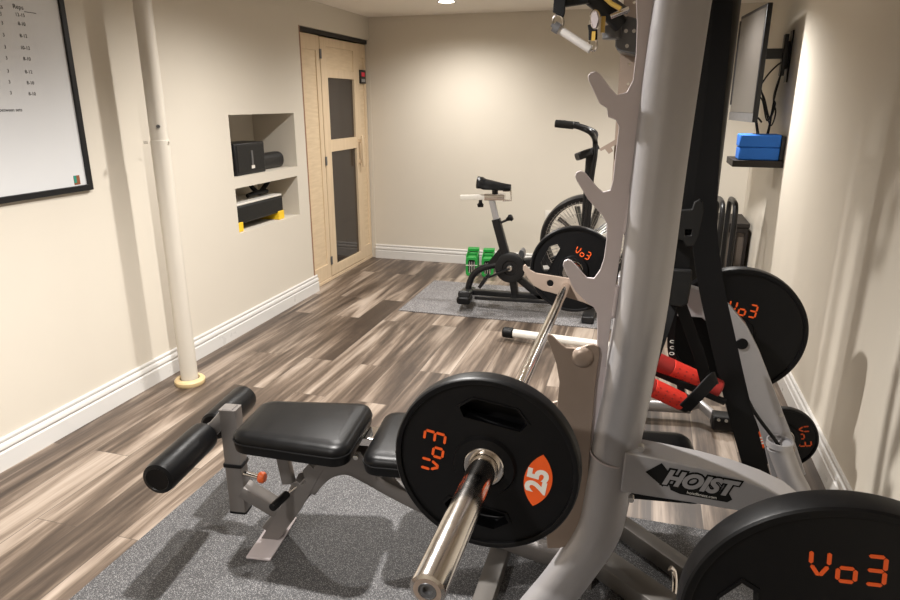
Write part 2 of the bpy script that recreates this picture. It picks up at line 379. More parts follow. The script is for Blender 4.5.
MB().box(XL-.27, XL-.03, 3.54, 4.13, N2+.045, N2+.165).build('body', M['foam'], st, bevel=.015)
MB().box(XL-.272, XL-.028, 3.545, 4.11, N2+.165, N2+.178).build('top_edge', M['outlet'], st, bevel=.003)
for yy in (3.54, 4.05): MB().box(XL-.27, XL-.025, yy, yy+.075, N2, N2+.06).build('foot', M['yellow'], st, bevel=.004)
hp = MB(); hp.tube([(XL-.13+.02*math.sin(a*2), 4.0+.10*math.cos(a), N2+.25+.055*math.sin(a)) for a in [i*2*math.pi/32 for i in range(32)]], .016, 10, closed=True)
hp.tube(smooth([(XL-.10, 3.80, N2+.198), (XL-.09, 3.88, N2+.21), (XL-.10, 3.97, N2+.203), (XL-.12, 4.07, N2+.198)]), .015, 10)
tag(hp.build('ankle_strap', M['webbing']), 'black coiled padded strap lying on the exercise step in the lower niche', 'strap')

# sauna front
sa = thing('sauna_cabin', 'light wood sauna front with a glass paned door in the left wall', 'sauna', (XL-.06, 5.05, 0))
XS = XL-.035
def yx(px, py): return atX(px, py, XS).y
ya, yb_, yc, yd = 4.48, 4.83, 5.505, 5.705
MB().box(XL-.05, XL+.0, SY0+.001, SY0+.02, 0.001, SZ-.001).build('jamb', M['jamb'], sa)
def panel(a, b, nm, ar=.045):
    mb = MB().box(XS-.04, XS-.008, a, b, .03, 1.93)
    o = mb.build(nm, M['sauna'], sa)
    f = MB().prism([(a, .03), (b, .03), (b, 1.93), (a, 1.93)], YZ, XS-.01, XS, [[(a+ar, .15), (b-ar, .15), (b-ar, 1.82), (a+ar, 1.82)]]).build('panel_frame', M['sauna_v'], o, bevel=.002)
panel(ya, yb_-.004, 'side_panel', .06); panel(yc+.004, yd, 'side_panel', .045)
MB().box(XS-.04, XS+.004, ya-.001, yd, .001, .028).build('threshold', M['sauna_v'], sa, bevel=.003)
holes = [[(4.94, .115), (5.435, .115), (5.435, 1.055), (4.94, 1.055)], [(4.94, 1.15), (5.435, 1.15), (5.435, 1.63), (4.94, 1.63)]]
dr = MB().prism([(yb_, .035), (yc, .035), (yc, 1.925), (yb_, 1.925)], YZ, XS-.035, XS+.004, holes+[[(4.93, 1.69), (5.43, 1.69), (5.43, 1.86), (4.93, 1.86)]]).build('door', M['sauna_v'], sa, bevel=.002)
MB().box(XS-.03, XS-.003, 4.93, 5.43, 1.69, 1.86).build('top_panel', M['sauna'], dr)
for h in holes: MB().box(XS-.022, XS-.016, h[0][0]-.005, h[1][0]+.005, h[0][1]-.005, h[2][1]+.005).build('glass_pane', M['glass'], dr)
for z in (.17, .99, 1.80): MB().box(XS+.003, XS+.01, yb_-.012, yb_+.014, z-.035, z+.035).build('hinge', M['gunmetal'], dr, bevel=.002)
MB().box(XS+.03, XS+.05, yc-.04, yc-.012, .89, 1.16).box(XS, XS+.035, yc-.036, yc-.016, .92, .95).box(XS, XS+.035, yc-.036, yc-.016, 1.10, 1.13).build('handle', M['sauna_v'], dr, bevel=.004)
cp_ = MB().box(XS, XS+.014, yc+.045, yc+.165, 1.60, 1.715).build('control_panel', M['plastic'], sa, bevel=.004)
MB().box(XS+.014, XS+.016, yc+.07, yc+.135, 1.66, 1.695).build('display', M['redled'], cp_)
MB().box(XS+.014, XS+.0155, yc+.065, yc+.145, 1.615, 1.64).build('button_strip', M['sticker'], cp_)
ib = MB()
ib.box(XL-.335, XL-.32, SY0+.02, SY1, .03, 1.93)
for k in range(4): ib.box(XL-.3, XL-.10, SY0+.03, SY1-.02, .42+.0*k, .46)
ib.build('interior_bench', M['sauna'], sa)
MB().box(XL-.05, XL-.02, SY0+.02, SY1-.005, 1.935, SZ-.001).build('header_gap', M['plastic'], sa)

# outlet
ow = atY(549, 217, YB); ol = thing('wall_outlet', 'small white electrical outlet on the back wall behind the bike', 'outlet', (ow.x, YB, ow.z))
MB().box(ow.x-.036, ow.x+.036, YB-.006, YB-.0005, ow.z-.058, ow.z+.058).build('cover_plate', M['outlet'], ol, bevel=.002)
for dz in (-.025, .025): MB().box(ow.x-.016, ow.x+.016, YB-.008, YB-.006, ow.z+dz-.014, ow.z+dz+.014).build('socket', M['trim'], ol, bevel=.002)

# ================================================================ right wall: tv, shelf, blocks
tv = thing('television', 'flat television on a swing arm mount on the right wall', 'television', (.60, 4.85, 1.33))
a_ = Vector((.600, 4.40, 0)); b_ = Vector((.537, 5.05, 0)); d = (b_-a_).normalized(); nn = Vector((-d.y, d.x, 0))   # nn points to -x side
if nn.x > 0: nn = -nn
F = lambda s, z, t: a_+d*s-nn*t+Vector((0, 0, z))
W_ = (b_-a_).length; zt0, zt1 = 1.327, 1.99
MB().prism([(0, zt0), (W_, zt0), (W_, zt1), (0, zt1)], F, 0, .03).build('back_housing', M['plastic'], tv, bevel=.004)
MB().prism([(.012, zt0+.055), (W_-.012, zt0+.055), (W_-.012, zt1-.02), (.012, zt1-.02)], F, -.0015, .0).build('screen', M['screen'], tv)
MB().prism([(0, zt0), (W_, zt0), (W_, zt0+.052), (0, zt0+.052)], F, -.002, 0).build('lower_bezel', M['gunmetal'], tv)
MB().prism([(W_-.010, zt0+.1), (W_+.004, zt0+.1), (W_+.004, zt1-.03), (W_-.010, zt1-.03)], F, -.006, .0).build('side_trim', M['plastic'], tv)
mt = MB(); mt.box(.63, .775, 4.66, 4.69, 1.70, 1.76); mt.box(.625, .64, 4.55, 4.85, 1.58, 1.86); mt.box(.755, .778, 4.64, 4.70, 1.60, 1.84); mt.box(.790, .799, 4.62, 4.70, 1.56, 1.86); mt.box(.778, .790, 4.65, 4.69, 1.64, 1.80); mt.build('wall_mount', M['blackmetal'], tv, bevel=.002)
cbm = MB()
for k in range(5):
    x0 = .84; r = random.Random(k+3)
    z_low = 1.27+.1*r.random() if k > 1 else 1.18
    cbm.tube(smooth([(.63, 4.62, 1.40+.05*k), (.655+.01*k, 4.62+.01*k, z_low+.12), (.69+.014*k, 4.62+.012*k, z_low), (.725+.008*k, 4.62, z_low+.08), (.74, 4.62+.01*k, 1.48), (.77, 4.65, 1.66)], 8), .0045, 8)
cbm.tube(smooth([(.63, 4.62, 1.50), (.68, 4.62, 1.60), (.73, 4.63, 1.66), (.76, 4.66, 1.68)]), .005, 8)
cbm.tube(smooth([(.63, 4.75, 1.345), (.67, 4.74, 1.35), (.70, 4.72, 1.32)]), .006, 8)
cbm.build('cable', M['plastic'], tv)
sh = MB().box(.515, .799, 4.37, 4.70, 1.065, 1.105).build('floating_shelf', M['darkshelf'], bevel=.002)
tag(sh, 'small dark floating shelf under the television on the right wall', 'shelf')
for k, z in enumerate((1.1055, 1.182)):
    yb2 = MB().box(.545-.003*k, .772, 4.385, 4.54, z, z+.0755).build('yoga_block', M['blue'], bevel=.008)
    tag(yb2, ['lower of two blue foam blocks stacked on the dark shelf', 'upper of two blue foam blocks stacked on the dark shelf'][k], 'yoga block', 'blue foam blocks on the shelf')
bk = MB().box(.774, .797, 4.385, 4.56, 1.1055, 1.25).build('box', M['plastic'], bevel=.004)
tag(bk, 'black box right of the blue blocks on the dark shelf', 'box')
# dip bars + cabinet at the back right
for k, x in enumerate((.52, .60)):
    mb = MB().tube(smooth([(x, 4.62, .03), (x, 4.62, .40), (x, 4.62, .70), (x, 4.66, .785), (x, 4.75, .80), (x, 4.87, .80), (x, 4.95, .785), (x, 4.99, .70), (x, 4.99, .40), (x, 4.99, .03)], 5), .018, 14)
    dbt = thing('dip_bar', ['left of two black tubular arches standing by the back right corner', 'right of two black tubular arches standing by the back right corner'][k], 'dip bar', (x, 4.8, 0), group='black tubular arches in the corner')
    mb.build('arch_tube', M['blackmetal'], dbt)
    MB().box(x-.02, x+.02, 4.58, 5.03, 0.001, .03).build('foot_rail', M['blackmetal'], dbt, bevel=.004)
cbx = thing('cabinet', 'small dark brown cabinet in the back right corner', 'cabinet', (.65, 5.35, 0))
MB().box(.60, .772, 5.16, 5.60, 0.001, .56).build('body', M['greybox'], cbx)
MB().box(.59, .778, 5.14, 5.61, .56, .59).build('top', M['darkshelf'], cbx, bevel=.003)
MB().prism([(.60, .02), (.772, .02), (.772, .56), (.60, .56)], XZ, 5.145, 5.16, [[(.625, .06), (.68, .06), (.68, .52), (.625, .52)], [(.70, .06), (.75, .06), (.75, .52), (.70, .52)]]).build('door', M['darkshelf'], cbx, bevel=.002)

# ================================================================ weight plates
def seg7(mb, f, h):     # Vo3 in segment lettering, height h, centred
    t = h*.10; w2 = h*.50; gap = .03*h
    def bar(x0, y0, x1, y1):
        dv = Vector((x1-x0, y1-y0)); L = dv.length; dv /= L; nv = Vector((-dv.y, dv.x))*t*.62
        p0 = Vector((x0, y0))+dv*gap; p1 = Vector((x1, y1))-dv*gap; e = dv*t*.5
        pts = [p0, p0+e+nv, p1-e+nv, p1, p1-e-nv, p0+e-nv]
        mb.prism([tuple(p) for p in pts], f, 0, .0012)
    o = -h*1.02
    bar(o, h*.5, o, 0); bar(o+w2, h*.5, o+w2, 0); bar(o, 0, o+w2/2, -h*.42); bar(o+w2/2, -h*.42, o+w2, 0)
    o = -h*.26
    s2 = h*.48; zt = -.02*h; zb = -h*.5
    bar(o, zt, o+s2, zt); bar(o, zb, o+s2, zb); bar(o, zt, o, zb); bar(o+s2, zt, o+s2, zb)
    o = h*.50
    bar(o, h*.5, o+w2, h*.5); bar(o, 0, o+w2, 0); bar(o, -h*.5, o+w2, -h*.5); bar(o+w2, h*.5, o+w2, 0); bar(o+w2, 0, o+w2, -h*.5)
def plate(R, T, x, y, z, ang, label, num=None, th=None, group=None, hole_r=.026, tr=.62, grips=2):
    """front face at y, looking to -y; ang turns the printed face clockwise seen from the front"""
    t = thing('weight_plate', label, 'weight plate', (x, y, z), group=group)
    t.rotation_euler = (0, ang, 0)
    hs = [circ(hole_r, 36)]
    for s in (1, -1)[:grips]:
        hs.append([(s*(R*.50), -R*.30), (s*(R*.50), R*.30), (s*(R*.60), R*.36), (s*(R*.735), R*.22), (s*(R*.735), -R*.22), (s*(R*.60), -R*.36)])
    mb = MB().prism(circ(R*.93, 72), XZ, .006, T-.006, hs)
    RY = Matrix.Rotation(math.radians(-90), 4, 'X')   # lathe z -> +y
    prof = [(R*.925, .007), (R*.93, .001), (R*.94, 0), (R*.98, 0), (R*.995, .003), (R, .008), (R, T-.008), (R*.995, T-.003), (R*.98, T), (R*.94, T), (R*.93, T-.001), (R*.925, T-.007)]
    mb.lathe(prof, RY, 96)
    mb.lathe([(hole_r+.012, -.002), (hole_r+.028, -.002), (hole_r+.032, .006), (hole_r+.012, .006), (hole_r+.012, -.002)], RY, 48)
    # collars around the grip openings
    for h in hs[1:]:
        c = sum((Vector(p) for p in h), Vector((0, 0)))/len(h)
        big = [tuple(c+(Vector(p)-c)*1.10) for p in h]
        mb.prism(big, XZ, .0035, T-.0035, [h])
    mb.build('disc', M['rubber'], t, world=False)
    MB().lathe([(hole_r, -.001), (hole_r+.003, -.003), (hole_r+.009, -.003), (hole_r+.012, 0), (hole_r+.012, T), (hole_r, T), (hole_r, -.001)], RY, 48).build('steel_insert', M['chrome'], t, world=False)
    l = MB(); h = th or R*.23
    seg7(l, lambda a, b, c: Vector((a, .0058-c, b+R*tr)), h)
    l.build('orange_lettering', M['orange'], t, world=False)
    if num:
        e = []; hw, hh = R*.145, R*.31        # pointed oval, long axis across
        k = (hh*hh-hw*hw*1)/(2*hw); rr = (hh*hh+k*k)**.5
        a = math.asin(hh/rr)
        for i in range(17): th_ = -a+2*a*i/16; e.append((rr*math.sin(th_), -rr*math.cos(th_)+k))
        for i in range(1, 16): th_ = a-2*a*i/16; e.append((rr*math.sin(th_), rr*math.cos(th_)-k))
        ov = MB().prism(e, lambda p, q, c: Vector((p, .0062-c, q-R*tr)), 0, .0016).build('orange_oval', M['orange'], t, world=False)
        text_mb(num, R*.29, lambda p, q, c: Vector((p, .0042+c*.2, q-R*tr)), .001, bold=R*.012).build('number', M['white'], ov, world=False)
    return t
P25 = 'with orange markings'
BX, BZ = -.228, .83
plate(.168, .036, BX, .985, BZ, math.radians(-82), 'black plate reading 25 in an orange oval on the near end of the barbell', '25', th=.038, tr=.575)
plate(.135, .022, BX, 1.0235, BZ, math.radians(-60), 'smaller black plate tucked behind the 25 plate on the near end of the barbell', None, th=.030, grips=0)
plate(.168, .036, BX, 2.442, BZ, math.radians(25), 'black plate on the far end of the barbell in front of the bike', None, th=.028, tr=.45)
plate(.228, .05, .335, .895, .685, math.radians(-5), 'large black plate with orange markings in the near right corner on a storage peg', '45', th=.046, tr=.56)
plate(.225, .05, .350, 2.30, .685, math.radians(8), 'large black plate behind the black strap, stored near the right wall', None, th=.043, tr=.38, grips=0)
plate(.112, .03, .535, 2.245, .335, math.radians(76), 'small black plate stored low beside the right baseboard', '10', th=.036, tr=.60, grips=0)

# ================================================================ barbell
bb = thing('barbell', 'chrome barbell resting across the rack with a plate on each end', 'barbell', (BX, 1.7, BZ-.014))
MB().cyl((BX, 1.09, BZ), (BX, 2.41, BZ), .0145, 24).build('shaft', M['chrome'], bb)
for s in (0, 1):
    ya_, yb3 = (.668, 1.085) if s == 0 else (2.415, 2.80)
    pr = [(.019, 0), (.0245, .002), (.0252, .004), (.0252, yb3-ya_)]
    RY = Matrix.Translation((BX, ya_, BZ)) @ Matrix.Rotation(math.radians(-90), 4, 'X')
    sl = MB().lathe(pr, RY, 40).build('sleeve', M['chrome'], bb)
    yc0 = 1.045 if s == 0 else 2.4
    MB().lathe([(.0145, 0), (.036, 0), (.038, .004), (.038, .02), (.034, .026), (.0145, .026)], Matrix.Translation((BX, yc0, BZ)) @ Matrix.Rotation(math.radians(-90), 4, 'X'), 40).build('collar', M['chrome'], bb)
MB().lathe([(.012, 0), (.0195, -.0002)], Matrix.Translation((BX, .668, BZ)) @ Matrix.Rotation(math.radians(-90), 4, 'X'), 40).build('end_face', M['champagne'], bb)
mb = MB().lathe([(.0, .006), (.006, .006), (.007, .001), (.0115, .001), (.0122, -.0008), (.0130, 0)], Matrix.Translation((BX, .668, BZ)) @ Matrix.Rotation(math.radians(-90), 4, 'X'), 32)
mb.build('end_cap', M['gunmetal'], bb)

# ================================================================ rack
rk = thing('weight_rack', 'tall silver steel weight rack with notched bar catches and black lettering on its beam', 'weight rack', (.05, 1.7, 0))
YN, YFR = 1.25, 2.20
tc_ = [(700, -150), (682, 0), (660, 160), (643, 300), (629, 380), (617, 440), (606, 500), (598, 530), (578, 562), (548, 600), (505, 655)]
cl = [atY(x, y, YN) for x, y in tc_]
low = cl[-1]
cl = [Vector((.060, YN, 2.06))]+cl[1:]
cl[-1] = Vector((low.x-.02, YN, low.z+.005)); cl.append(Vector((low.x-.14, YN, .11))); cl.append(Vector((low.x-.17, YN, .066)))
tubepath = smooth(cl, 6)
def shift(path, dy, dx=0): return [p+Vector((dx, dy, 0)) for p in path]
SEC = circ(.044, 32); SEC = [(x*1.0, y*1.08) for x, y in SEC]
for dy in (0, YFR-YN):
    MB().sweep(shift(tubepath, dy), [(y_, x_) for x_, y_ in SEC], up=(0, 1, 0)).build('upright', M['silver'], rk)
ring = smooth([Vector(p) for p in tubepath[0:1]]+[tubepath[1]], 2)
# joint line on near tube
jt = atY(612, 452, YN)
MB().lathe([(.0445, -.002), (.0462, -.002), (.0462, .002), (.0445, .002)], Matrix.Translation(jt+Vector((0, 0, -.005))) @ Matrix.Rotation(math.radians(9), 4, 'Y') @ Matrix.Rotation(math.radians(4), 4, 'X'), 40).build('joint_ring', M['plate_steel'], rk)
fp = [(652, -60), (633, -20), (636, 0), (637, 24), (636, 53), (633, 80), (627, 92), (617, 95), (609, 86), (600, 74), (596, 71.5), (591, 72.5), (588, 76), (588.5, 80), (594, 92), (600, 104), (607, 108), (608, 117), (616, 120), (619, 127),
      (616, 150), (613, 180), (610, 190), (603, 192), (597, 187), (585.5, 173), (581, 170.5), (576.5, 172), (575, 176), (577, 181), (588, 199), (597, 209), (603, 216), (607, 224), (606.5, 240), (604, 258), (600, 270), (594, 278), (587, 277.5),
      (580, 270), (572, 261), (568, 259), (564, 261), (563, 265), (567, 274), (575, 290), (588, 303), (594, 307), (597, 313), (597.5, 330), (597, 343), (593, 400), (588, 460), (582, 500), (577, 530), (583, 533)]
fr = [(584, 525), (592, 470), (598.5, 430), (604, 385), (610, 340), (616, 290), (627, 215), (640, 120), (652, 30), (660, -20), (666, -60)]
tabs = [(18, -6), (87, 127), (192, 234), (285, 318), (366, 398), (440, 470)]
def edge(y):
    pr = fr[::-1]
    for (x0, y0), (x1, y1) in zip(pr, pr[1:]):
        if y0 <= y <= y1: return x0+(x1-x0)*(y-y0)/(y1-y0)
    return pr[-1][0]
rb = [(edge(525)-1, 525)]
for a, b in ((440, 470), (366, 398), (285, 318), (192, 234), (87, 127), (-6, 18)):
    rb += [(edge(b)-1, b), (edge(b)+9, b-2), (edge(a)+9, a+2), (edge(a)-1, a)]
rb += [(edge(-55)-1, -55)]
outline = [(p.x, p.z) for p in (atY(x, y, YN) for x, y in fp+rb)]
for dy in (0,):
    MB().prism(outline, XZ, YN-.004+dy, YN+.004+dy).build('bar_catch_plate', M['plate_steel'], rk, bevel=.0012)
for a, b in ((440, 470), (366, 398), (285, 318), (192, 234), (87, 127), (-6, 18)):
    p, q = atY(edge(b)+1, b-2, YN-.006), atY(edge(a)+1, a+2, YN-.006)
    MB().tube([q, q*.75+p*.25, p*.75+q*.25, p], .0045, 10).build('weld_seam', M['plate_steel'], rk)
# lower catch plate with round bolt (near side), and hook arm
cpn = [(549, 332), (553, 334), (560, 341), (567, 346), (578, 346.5), (588, 343), (594, 342.5), (599, 345), (600, 352), (596, 380), (592, 430), (588, 480), (584, 515), (578, 532), (570, 542), (560, 545), (548, 545), (546, 520), (552, 470), (556, 420), (558, 400), (560, 380), (557, 362), (550, 342), (547.5, 336)]
cpl = [(p.x, p.z) for p in (atY(x, y, YN) for x, y in cpn)]
hk = [(525, 265), (529, 270), (535, 273.5), (548, 275.5), (570, 279), (600, 285), (612, 290), (612, 316), (597, 309), (583, 303), (567, 298), (550, 293), (542, 291), (533, 286), (527, 278), (522.5, 270), (523, 266)]
hkl = [(p.x, p.z) for p in (atY(x, y, YFR) for x, y in hk)]
hole = atY(550, 283.7, YFR)
for k, y in enumerate((YN, YFR)):
    s = -1 if k == 0 else 1
    if k == 0: c = MB().prism(cpl, XZ, y-.012, y-.005).build('catch_plate', M['champagne'], rk, bevel=.0015)
    b = atY(583, 355, YN); RY = Matrix.Translation((b.x, y-.012, b.z)) @ Matrix.Rotation(math.radians(90), 4, 'X')
    if k == 0: MB().lathe([(0, .010), (.010, .010), (.017, .007), (.0215, .002), (.022, 0)], RY, 32).build('round_cap', M['champagne'], c)
    if k == 0:
        MB().prism([(-.275, .862), (-.262, .858), (-.250, .822), (-.205, .812), (-.10, .86), (-.03, .87), (-.03, .78), (-.12, .78), (-.235, .785), (-.268, .80)], XZ, y+.006, y+.014).build('hook_arm', M['champagne'], rk, bevel=.0015)
        continue
    MB().prism(hkl, XZ, y+.006, y+.014, [circ(.0115, 20, hole.x, hole.z)]).build('hook_arm', M['champagne'], rk, bevel=.0015)
    MB().cyl((hole.x, y+.0065, hole.z), (hole.x, y+.0135, hole.z), .0115, 20).build('rubber_plug', M['rubber'], rk)
# lettered near beam
bt = [(625, 452), (660, 459), (700, 467.5), (735, 477), (765, 488), (790, 500), (815, 520), (850, 560)]
bo = [(850, 600), (815, 556), (790, 536), (765, 522), (740, 511.5), (690, 503), (660, 498.5), (620, 492)]
tp = [(p.x, p.z) for p in (atY(x, y, 1.205) for x, y in bt)]; bp_ = [(p.x, p.z) for p in (atY(x, y, 1.205) for x, y in bo)]
tp += [(tp[-1][0]+.10, tp[-1][1]-.16), (tp[-1][0]+.135, .02)]; bp_ = [(tp[-1][0]-.08, .02), (bp_[0][0]+.05, bp_[0][1]-.10)]+bp_
beam = tp+bp_
BM = MB().prism(beam, XZ, 1.205, 1.275).build('lettered_beam', M['silver'], rk, bevel=.004, segs=3)
ca = atY(655, 474, 1.205); cb2 = atY(738, 489, 1.205); mid = atY(697, 483, 1.2045)
dirv = Vector((cb2.x-ca.x, cb2.z-ca.z)).normalized(); an = math.atan2(dirv.y, dirv.x); RR = rot2(an)
def onbeam(off): 
    def f(x, y, z):
        u, v = RR(x, y); return Vector((mid.x+u, 1.2045-off+z*.3, mid.z+v))
    return f
H = .034
g = text_mb('HOIST', H*1.32, onbeam(.0004), .0006, shear=.35, bold=.0058)
dm = RR(-.072, .0)
g.prism([(-.098, .004), (-.070, .030), (-.044, .002), (-.062, -.022)], lambda a, b, c: onbeam(.0003)(a, b, c), 0, .0006)
g.prism([(-.052, -.012), (-.046, -.026), (-.028, -.031), (.060, -.030), (.068, -.022), (.060, -.010)], lambda a, b, c: onbeam(.0003)(a, b, c), 0, .0006)
g.build('logo_backing', M['ink'], BM)
text_mb('HOIST', H*1.32, onbeam(.0016), .0006, shear=.35, bold=.0022).build('logo_lettering', M['silver'], BM)
text_mb('hoistfitness.com', .0085, lambda x, y, z: onbeam(.0016)(x+.012, y-.024, z), .0005).build('small_lettering', M['white'], BM)
for (px, py) in ((639, 435+14), (629, 500)):
    p = atY(px, py, 1.20); MB().cyl((p.x+.004, 1.20, p.z), (p.x+.004, 1.215, p.z), .006, 12).build('bolt', M['bolt'], rk)
# far arched beam
at_ = [(618, 276), (650, 279), (680, 284), (706, 292), (730, 306), (747, 326), (759, 350), (770, 378), (784, 415), (796, 445), (806, 475)]
ao = [(772, 478), (765, 447), (756, 420), (746, 396), (736, 370), (725, 345), (714, 328), (702, 318), (680, 316), (650, 318), (618, 318)]
AR = [(p.x, p.z) for p in (atY(x, y, YFR-.01) for x, y in at_+ao)]
MB().prism(AR, XZ, YFR-.01, YFR+.03).build('arched_beam', M['silver'], rk, bevel=.003)
p = atY(742, 344, YFR-.012); MB().cyl((p.x, YFR-.014, p.z), (p.x, YFR-.008, p.z), .019, 24).build('peg_cap', M['rubber'], rk, bevel=.002)
for px, py in ((785, 416), (794, 444)):
    p = atY(px, py, YFR-.012); MB().cyl((p.x-.012, YFR-.012, p.z), (p.x-.012, YFR+.0, p.z), .007, 12).build('bolt', M['bolt'], rk)
ft = [atY(779, 446, YFR-.06), atY(790, 475, YFR-.06), atY(801, 500, YFR-.06)]; ft.append(Vector((ft[-1].x+.01, YFR-.06, .04)))
MB().tube(smooth(ft), .038, 24).build('foot_tube', M['silver'], rk)
MB().lathe([(.036, 0), (.041, .001), (.041, .02), (.036, .021)], Matrix.Translation(ft[0]), 32).build('joint_ring', M['silver'], rk)
# storage pegs
MB().cyl((.335, .87, .685), (.335, 1.21, .685), .0245, 28).build('storage_peg', M['chrome'], rk)
MB().cyl((.350, 2.225, .685), (.350, 2.42, .685), .0245, 28).build('storage_peg', M['chrome'], rk)
MB().cyl((.535, 2.17, .335), (.535, 2.30, .335), .0245, 28).build('storage_peg', M['chrome'], rk)
# top and base crossbars
MB().tube([(.060, YN-.02, 2.06), (.060, YFR+.02, 2.06)], .04, 24).build('crossbar', M['silver'], rk)
SQ = rrect(.06, .05, .006, 2)
b0 = Vector((-.40, YN, .035)); 
MB().sweep([atZ(607, 516, .05), atZ(684, 570, .05)+Vector((.02, -.02, 0))], rrect(.055, .06, .006, 2)).build('base_beam', M['base_steel'], rk)
MB().sweep([atZ(598, 560, .05), atZ(690, 625, .05)], rrect(.085, .06, .006, 2)).build('base_beam', M['base_steel'], rk)
MB().tube(smooth([atZ(670, 568, .10), atZ(674, 572, .09), atZ(675, 585, .07), atZ(673, 605, .05)]), .009, 14).build('curved_handle', M['chrome'], rk)
MB().sweep([(low.x-.12, YN-.06, .040), (low.x-.12, YFR+.1, .040)], rrect(.06, .05, .006, 2)).build('base_beam', M['base_steel'], rk)
MB().sweep([(.66, YN-.02, .040), (.66, YFR+.06, .040)], rrect(.06, .05, .006, 2)).build('base_beam', M['base_steel'], rk)
MB().box(-.08, .10, 1.14, 1.44, .009, .05).build('foot_pad', M['blackmetal'], rk, bevel=.02, segs=3)
# perforated rail with sliding bracket and pulley arm
r0 = atY(622, 190, 2.27).x
rail_h = [circ(.0045, 10, -.072, 1.14+.06*k) for k in range(12)]
MB().prism([(-.100, 1.13), (-.045, 1.13), (-.048, 2.08), (-.106, 2.08)], XZ, 2.262, 2.272, rail_h).build('perforated_rail', M['champagne'], rk)
br_ = [(615, 46), (617, 50), (622, 52), (637, 55), (641, 55), (641, 25), (636, 18), (628, 16), (620, 18), (616, 24)]
PB_ = [(p.x, p.z) for p in (atY(x, y, 2.14) for x, y in br_)]
bk_ = MB().prism(PB_, XZ, 2.14, 2.26).build('pulley_bracket', M['gunmetal'], rk, bevel=.004)
for px, py in ((626, 31), (634, 31), (627, 46)):
    p = atY(px, py, 2.139); MB().cyl((p.x, 2.134, p.z), (p.x, 2.142, p.z), .0055, 12).build('bolt', M['bolt'], bk_)
a0, a1, a2, a3 = atY(620, 24, 2.12), atY(608, 12, 2.10), atY(597, 2, 2.08), atY(575, -16, 2.05)
MB().sweep([a0, a1, a2, a3], rrect(.046, .06, .012, 3), up=(0, 1, 0)).build('pulley_arm', M['blackmetal'], rk, bevel=.002)
MB().sweep([a0+Vector((.02, -.03, .03)), a1+Vector((.012, -.03, .025)), a2+Vector((.01, -.03, .03)), a3+Vector((.01, -.03, .03))], rrect(.018, .03, .008, 3), up=(0, 1, 0)).build('arm_cover', M['gunmetal'], rk)
g0 = [atY(x, y, 2.02) for x, y in ((621, 9), (612, 4), (603, -4), (590, -14))]
MB().sweep(g0, rrect(.012, .03, .005, 3), up=(0, 1, 0)).build('yellow_trim', M['gold'], rk)
p = atY(612, 33, 2.13); MB().cyl(p+Vector((0, 0, -.018)), p+Vector((0, 0, .02)), .028, 28).build('pulley_wheel', M['gunmetal'], rk, bevel=.004)
p = atY(618, 14, 2.05); MB().cyl(p+Vector((-.02, 0, -.006)), p+Vector((.03, 0, .012)), .008, 14).build('arm_pin', M['chrome'], rk)
# small catch bracket near the handle bar of the bike
p = [(p.x, p.z) for p in (atY(x, y, 2.25) for x, y in ((599, 149), (616, 139), (621, 139), (621, 143), (611, 147), (613, 151), (609, 154), (605, 149), (601, 151)))]
MB().prism(p, XZ, 2.245, 2.255).build('pin_bracket', M['champagne'], rk)

# ================================================================ pull handle
YH = 2.0
h0, h1 = atY(557, 28, YH), atY(591, 50, YH)
ph = thing('pull_handle', 'straight silver grip handle hanging from black straps at the top of the rack', 'pull handle', (h0+h1)/2)
MB().cyl(h0, h1, .0115, 24).build('grip', M['brushed'], ph, bevel=.003)
dd = (h1-h0).normalized()
MB().cyl(h0-dd*.010, h0+dd*.008, .0150, 24).cyl(h0-dd*.018, h0-dd*.010, .006, 12).build('end_cap', M['gunmetal'], ph)
for px, py, w2, hh in ((558, 22, 5.2, 8), (593, 44, 4, 7)):
    pts = [atY(px+w2*math.cos(a), py+hh*math.sin(a)*.95, YH) for a in [2*math.pi*k/20 for k in range(20)]]
    MB().tube(pts, .0035, 8, closed=True).build('metal_ring', M['chrome'], ph)
s_ = [atY(563, -14, YH), atY(560, 0, YH), atY(559, 12, YH), atY(558, 15, YH)]
MB().sweep(smooth(s_, 3), rrect(.034, .008, .002, 1), up=(0, 1, 0)).build('strap', M['webbing'], ph)
s_ = [atY(592, 24, YH), atY(593, 30, YH), atY(593, 40, YH)]
MB().sweep(s_, rrect(.024, .008, .002, 1), up=(0, 1, 0)).build('strap', M['webbing'], ph)
cpts = [atY(595+4.2*math.cos(a), 20+9*math.sin(a), YH) for a in [2*math.pi*k/24 for k in range(24)]]
MB().tube(cpts, .0045, 10, closed=True).build('carabiner', M['chrome'], ph)
ar_ = [(p.x, p.z) for p in (atY(x, y, YH+.012) for x, y in ((593, 14), (597, 13), (599, 20), (596.5, 29), (594, 29), (591.5, 20)))]
MB().prism(ar_, XZ, YH-.012, YH-.006).build('carabiner_plate', M['plate_steel'], ph)
p = atY(603, 25, YH+.02); MB().sweep([p+Vector((0, 0, -.02)), p+Vector((0, 0, .022))], rrect(.014, .012, .003, 2)).build('yellow_gate', M['gold'], ph)
p = atY(593.5, 36, YH-.006); MB().box(p.x-.005, p.x+.005, p.y-.002, p.y+.001, p.z-.012, p.z+.012).build('yellow_tag', M['gold'], ph)
p = atY(575, 2, YH+.03); MB().sweep([p+Vector((-.035, 0, 0)), p+Vector((.04, 0, .008))], rrect(.03, .026, .008, 3)).build('strap_block', M['darkgrey'], ph, bevel=.003)

